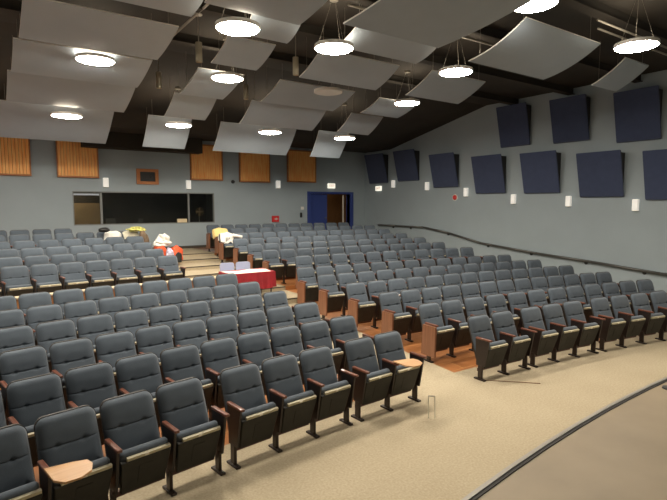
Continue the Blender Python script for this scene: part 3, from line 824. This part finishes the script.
# cylinder pendants
for x, y, lab in [(3.18, 8.71, 'slim metal cylinder pendant before the narrow panel column, nearer the stage'), (3.16, 11.1, 'slim metal cylinder pendant between wide and narrow panel columns, nearer back wall'),
                  (5.17, 11.09, 'slim metal cylinder pendant between narrow and middle columns, nearer back wall'), (5.01, 8.51, 'slim metal cylinder pendant beside the middle panels, nearer the stage')]:
    t = empty('cylinder_pendant', (x, y, 5.03)); tag(t, lab, 'ceiling light', 'slim cylinder pendants')
    bm = bmesh.new(); lathe(bm, [(0, .02), (.045, .02), (.058, 0), (.058, .33), (.0, .34)], 18); mesh_obj('body', bm, plain('brass_grey', (.42, .37, .27), .35, metal=.6) if 'brass_grey' not in bpy.data.materials else bpy.data.materials['brass_grey'], t)
    zc = ceil_z(y)-5.03
    bm = bmesh.new(); cyl(bm, (0, 0, .33), (0, 0, zc), .010, seg=8); mesh_obj('stem', bm, M['steel'], t)
    bm = bmesh.new(); cyl(bm, (0, 0, zc-.06), (0, 0, zc+.004), .075, .075, 16); mesh_obj('canopy', bm, M['cloud_edge'], t)

# pipes and beams under the ceiling
def pipe(name, p0, p1, r, lab, cat='pipe', mat='steel', box=False):
    c = Vector(p0); t = bmesh.new()
    if box:
        d = Vector(p1)-c; bx(t, (min(0, d.x)-r*(d.x == 0), min(0, d.y)-r*(d.y == 0), -r*1.5), (max(0, d.x)+r*(d.x == 0), max(0, d.y)+r*(d.y == 0), r*1.5))
    else: cyl(t, (0, 0, 0), Vector(p1)-c, r, seg=10)
    o = mesh_obj(name, t, M[mat], loc=p0); return tag(o, lab, cat)
pipe('conduit', (3.05, 6.0, 5.72), (3.05, 10.9, 5.72), .022, 'thin metal conduit running lengthwise between the panel columns above booth')
pipe('conduit', (4.70, 6.4, 5.6), (10.6, 6.4, 5.6), .022, 'thin metal conduit crossing above the middle column, behind the tilted panel')
for i, y in enumerate((1.0, 2.8, 4.6, 6.4, 8.2, 10.0)):
    bm = bmesh.new(); bx(bm, (XL, y-.05, 5.70), (XR, y+.05, 5.879)); bx(bm, (XL, y-.10, 5.70), (XR, y+.10, 5.715))
    struct(mesh_obj('trim_%d' % (10+i), bm, M['ceil']), 'dark ceiling beam', 'beam')
for i, y in enumerate((4.42, 4.62)):
    pipe('conduit', (8.6 if i else 8.2, y, 5.5), (13.9, y, 5.5), .018, ['pale conduit crossing the ceiling above the lit pendant by the wall', 'pale conduit crossing the ceiling, the one nearer the stage by the wall'][i])

# ------------------------------------------------------------------ table with red cloth, chairs
TX, TY, TZ = 4.86, 10.52, TIER[7]
t = empty('folding_table', (TX, TY, TZ)); tag(t, 'small table under the red cloth in the centre aisle', 'table')
bm = bmesh.new(); bx(bm, (-.53, -.31, .57), (.53, .31, .602)); mesh_obj('table_top', bm, M['whitep'], t)
for sx in (-.48, .48):
    for sy in (-.26, .26):
        bm = bmesh.new(); cyl(bm, (sx, sy, 0), (sx, sy, .57), .016, seg=8); mesh_obj('leg', bm, M['black'], t)
bm = bmesh.new(); n = 64; per = []
hw, hd = .55, .33
def perim(s):
    P = 4*(hw+hd); d = s*P
    if d < 2*hw: return (-hw+d, -hd, 0, -1)
    d -= 2*hw
    if d < 2*hd: return (hw, -hd+d, 1, 0)
    d -= 2*hd
    if d < 2*hw: return (hw-d, hd, 0, 1)
    d -= 2*hw; return (-hw, hd-d, -1, 0)
rows_ = []
for j, z in enumerate([.615, .606, .51, .41, .31, .24]):
    row = []
    for k in range(n):
        x, y, nx, ny = perim(k/n); f = .018*sin(k*1.9)*(j/5.)+.035*(j/5.)
        row.append(bm.verts.new((x+nx*f, y+ny*f, z+(.012*sin(k*.7) if j == 5 else 0))))
    rows_.append(row)
for a, b in zip(rows_[:-1], rows_[1:]):
    for k in range(n): bm.faces.new((a[k], a[(k+1) % n], b[(k+1) % n], b[k]))
bm.faces.new(rows_[0])
bmesh.ops.recalc_face_normals(bm, faces=bm.faces)
o = mesh_obj('tablecloth', bm, M['red'], loc=(TX, TY, TZ)); tag(o, 'deep red cloth draped over the small table in the aisle', 'tablecloth')
bm = bmesh.new()
pp = [(-.50, -.30), (.45, -.31), (.53, .10), (.2, .28), (-.15, .12), (-.53, .27)]
prism(bm, pp, 'Z', .0, .003); o = mesh_obj('pale_patch', bm, M['white'], loc=(TX, TY, TZ+.616));  # thin pale shape laid on top of the red cloth
tag(o, 'thin pale patch lying on the red tablecloth', 'paper')
for i, (x, y, rz) in enumerate([(4.74, 11.19, .05), (5.14, 11.19, -.05)]):
    t = empty('stacking_chair', (x, y, TIER[8]), rz); tag(t, ['pale lavender chair behind red table, the one nearer the raised seats', 'pale lavender chair behind red table, the one nearer the wooden end panels'][i], 'chair', 'chairs at the red table')
    bm = bmesh.new(); prism(bm, [(-.18, .42), (.18, .42), (.185, .58), (.17, .62), (.13, .635), (-.13, .635), (-.17, .62), (-.185, .58)], 'Y', .17, .20); mesh_obj('backrest', bm, M['lav'], t)
    bm = bmesh.new(); bx(bm, (-.18, -.18, .36), (.18, .19, .39), bevel=.012); mesh_obj('seat', bm, M['lav'], t)
    for sx in (-.165, .165):
        bm = bmesh.new(); tube(bm, [(sx, -.19, 0), (sx, -.16, .36)], .011); mesh_obj('leg', bm, M['chrome'], t)
        bm = bmesh.new(); tube(bm, [(sx, .20, 0), (sx, .175, .36), (sx, .205, .55)], .011); mesh_obj('leg', bm, M['chrome'], t)

# ------------------------------------------------------------------ clothes and bags on the seats
def blob(name, loc, size, mat, label, cat, seed=1, amp=.25, parent=None, squash=True):
    bm = bmesh.new(); bmesh.ops.create_icosphere(bm, subdivisions=4, radius=1.)
    rnd = random.Random(seed); ph = [rnd.uniform(0, 6.28) for _ in range(9)]
    for v in bm.verts:
        c = v.co.copy()
        f = 1+amp*(.5*sin(3*c.x+ph[0])*sin(3*c.y+ph[1])+.35*sin(6*c.z+ph[2]+2*c.x)+.25*sin(9*c.x+5*c.z+ph[3])+.2*sin(11*c.y-4*c.z+ph[4]))
        z = c.z*f
        v.co = Vector((c.x*f*size[0], c.y*f*size[1], max(-.75, z)*size[2]+.75*size[2]))
    o = mesh_obj(name, bm, mat, parent, loc=loc, smooth=True)
    if parent is None: tag(o, label, cat)
    return o
def drape(name, x, r, dz, w, front, back, mat, label, cat, seed=1, off=0., dx=0.):
    """cloth hanging over a seat back at row radius r"""
    th = math.asin((x-XC)/r); rr = r-.30
    base = hz(rr)+.012
    rnd = random.Random(seed); ph = [rnd.uniform(0, 6.28) for _ in range(6)]
    prof = []
    zt = Z1+.022+off
    yt = lean_y(Z1)
    m = 10
    for k in range(m+1):
        z = zt-front*(1-k/m); prof.append((lean_y(min(z, Z1))-.085-off, z-.02*(k == m)))
    prof.append((yt-.045, zt+.012)); prof.append((yt+.01, zt+.018)); prof.append((yt+.055+off, zt-.005))
    for k in range(1, m+1): prof.append((yt+.06+off, zt-.02-back*k/m))
    bm = bmesh.new(); G = []; nu = 16
    for j, (y, z) in enumerate(prof):
        row = []
        for i in range(nu+1):
            u = -1+2*i/nu
            hang = max(0, (zt-z))
            y2 = y+.018*sin(7*u+ph[0]+4*z)*min(1, hang*6)*(-1 if j < m+1 else 1)*.6
            row.append(bm.verts.new((u*w/2+dx+.02*sin(9*z+ph[1]), y2-abs(.01*sin(5*u+ph[2])), z-.035*u*u-.02*abs(u)**6+(.022*sin(4*u+ph[3])+.015*sin(9*u+ph[4]))*min(1., hang*4)-(.02*abs(sin(3*u+ph[5])) if hang < .03 else 0))))
        G.append(row)
    for j in range(len(G)-1):
        for i in range(nu): bm.faces.new((G[j][i], G[j][i+1], G[j+1][i+1], G[j+1][i]))
    bmesh.ops.recalc_face_normals(bm, faces=bm.faces)
    bmesh.ops.solidify(bm, geom=list(bm.faces), thickness=.006)
    o = mesh_obj(name, bm, mat, loc=(XC+rr*sin(th), YC+rr*cos(th), base+dz), rz=-th, smooth=True)
    tag(o, label, cat); return o
R = lambda n: R0+(n-1)*D
drape('yellow_cloth', 6.22, R(12), 0, .47, .25, .30, M['yellow'], 'pale yellow garment hung over the aisle-end seat back', 'garment', 3, dx=-.04)
s = drape('white_shirt', 5.98, R(11), 0, .42, .30, .20, M['white'], 'white shirt with grey print hung over an aisle-end seat back', 'shirt', 5)
bm = bmesh.new()
for k in range(3):
    bx(bm, (-.07+.05*k, lean_y(.70)-.118, .62+.03*k), (-.04+.05*k, lean_y(.70)-.112, .74))
mesh_obj('print', bm, plain('print_grey', (.35, .33, .28), .8), s)
# sleeve
bm = bmesh.new(); cyl(bm, (.16, lean_y(.80)-.12, .80), (.44, lean_y(.74)-.17, .74), .055, .045, 14); mesh_obj('sleeve', bm, M['white'], s)
# garments over the far row
drape('white_shirt', 2.73, R(12), 0, .47, .20, .25, M['white'], 'white shirt spread over seat backs under the booth, beside the black hat', 'shirt', 8, dx=.16)
drape('white_towel', 3.25, R(12), 0, .44, .20, .25, plain('cream_cloth', (.80, .76, .62), .85), 'cream cloth spread over a seat back below the booth window', 'cloth', 9, dx=.16)
blob('patterned_scarf', (3.52, 15.10, 1.790), (.26, .11, .07), plain('patterned_cloth', (.52, .50, .14), .85, noise=.7, scale=14), 'crumpled yellow-green patterned cloth beside the cream cloth', 'scarf', 4, .4)
blob('black_hat', (2.66, 15.02, 1.80), (.15, .12, .075), M['black'], 'rounded black hat on top of the white shirt below the booth', 'hat', 2, .08)
# red bag group on the aisle step
BXX, BYY, BZZ = 4.18, 14.42, TIER[12]
blob('red_bag', (BXX-.20, BYY, BZZ), (.22, .19, .30), M['orangebag'], 'bulging orange-red bag on the aisle step, next to the raised seats', 'bag', 6, .22)
blob('red_bag', (BXX+.27, BYY, BZZ), (.20, .19, .25), M['orangebag'], 'sagging orange-red bag with black patch, on the open side of the aisle step', 'bag', 16, .22)
o = blob('black_pouch', (BXX+.25, BYY-.26, BZZ+.0), (.10, .03, .16), M['black'], 'small black pouch leaning on the orange-red bag in the aisle', 'pouch', 3, .2)
blob('lilac_cloth', (BXX+.01, BYY-.26, BZZ), (.12, .05, .24), plain('lilac_cloth', (.50, .46, .60), .85, noise=.6, scale=16), 'lilac and white cloth hanging between the two orange-red bags', 'cloth', 7, .2)
blob('white_cloth', (BXX-.12, BYY, BZZ+.47), (.24, .15, .10), M['white'], 'crumpled white cloth lying across the orange-red bags', 'cloth', 11, .35)
blob('plastic_bag', (BXX-.10, BYY, BZZ+.555), (.18, .11, .145), M['whitep'], 'white plastic carrier bag topping the pile of orange-red bags', 'bag', 12, .45)
blob('brown_bag', (3.72, 15.05, TIER[12]), (.14, .16, .52), plain('brown_cloth', (.16, .11, .07), .8, noise=.5, scale=8), 'dark brown crumpled bundle standing at the row end below the booth', 'bundle', 21, .2)

# ------------------------------------------------------------------ things on the front floor
bm = bmesh.new(); prism(bm, [(0, 0), (.012, .0), (.60, -.585), (.59, -.60)], 'Z', 0, .008)
o = mesh_obj('floor_stick', bm, plain('brown_stick', (.22, .12, .06), .5), loc=(5.80, 4.63, 0.001)); tag(o, 'thin brown rod lying on the carpet before the front row', 'rod')
t = empty('clear_stand', (4.24, 4.12, 0)); tag(t, 'small clear two-legged rod frame on carpet beside the front row end', 'stand')
for k, dx in enumerate((0, .055)):
    bm = bmesh.new(); cyl(bm, (dx, -.05*k, .0), (dx-.01, -.05*k, .28), .007, seg=8); mesh_obj('rod', bm, M['clear'], t)
bm = bmesh.new(); cyl(bm, (-.01, 0, .277), (.045, -.05, .277), .006, seg=8); mesh_obj('crossbar', bm, M['chrome'], t)
bm = bmesh.new(); lathe(bm, [(0, 0), (.055, 0), (.05, .014), (.0, .022)], 18)
o = mesh_obj('stage_knob', bm, M['black'], loc=(4.98, 1.88, SZ)); tag(o, 'small black disc on the stage floor near its curved edge', 'disc')

# ------------------------------------------------------------------ world, camera, view
w = bpy.data.worlds.new('world'); scene.world = w; w.use_nodes = True
w.node_tree.nodes['Background'].inputs['Color'].default_value = (.02, .02, .02, 1)
w.node_tree.nodes['Background'].inputs['Strength'].default_value = .2
cam = bpy.data.cameras.new('camera'); co = bpy.data.objects.new('camera', cam); COL.objects.link(co)
cam.sensor_width = 36; cam.lens = 500/667*36; cam.clip_end = 100; cam.clip_start = .05
co.location = (0, 0, 2.55); co.rotation_euler = (radians(90-5.143), 0, radians(-34.691))
scene.camera = co
scene.view_settings.view_transform = 'Standard'; scene.view_settings.look = 'None'
scene.view_settings.gamma = 1; scene.view_settings.use_curve_mapping = False
scene.view_settings.exposure = 0.15
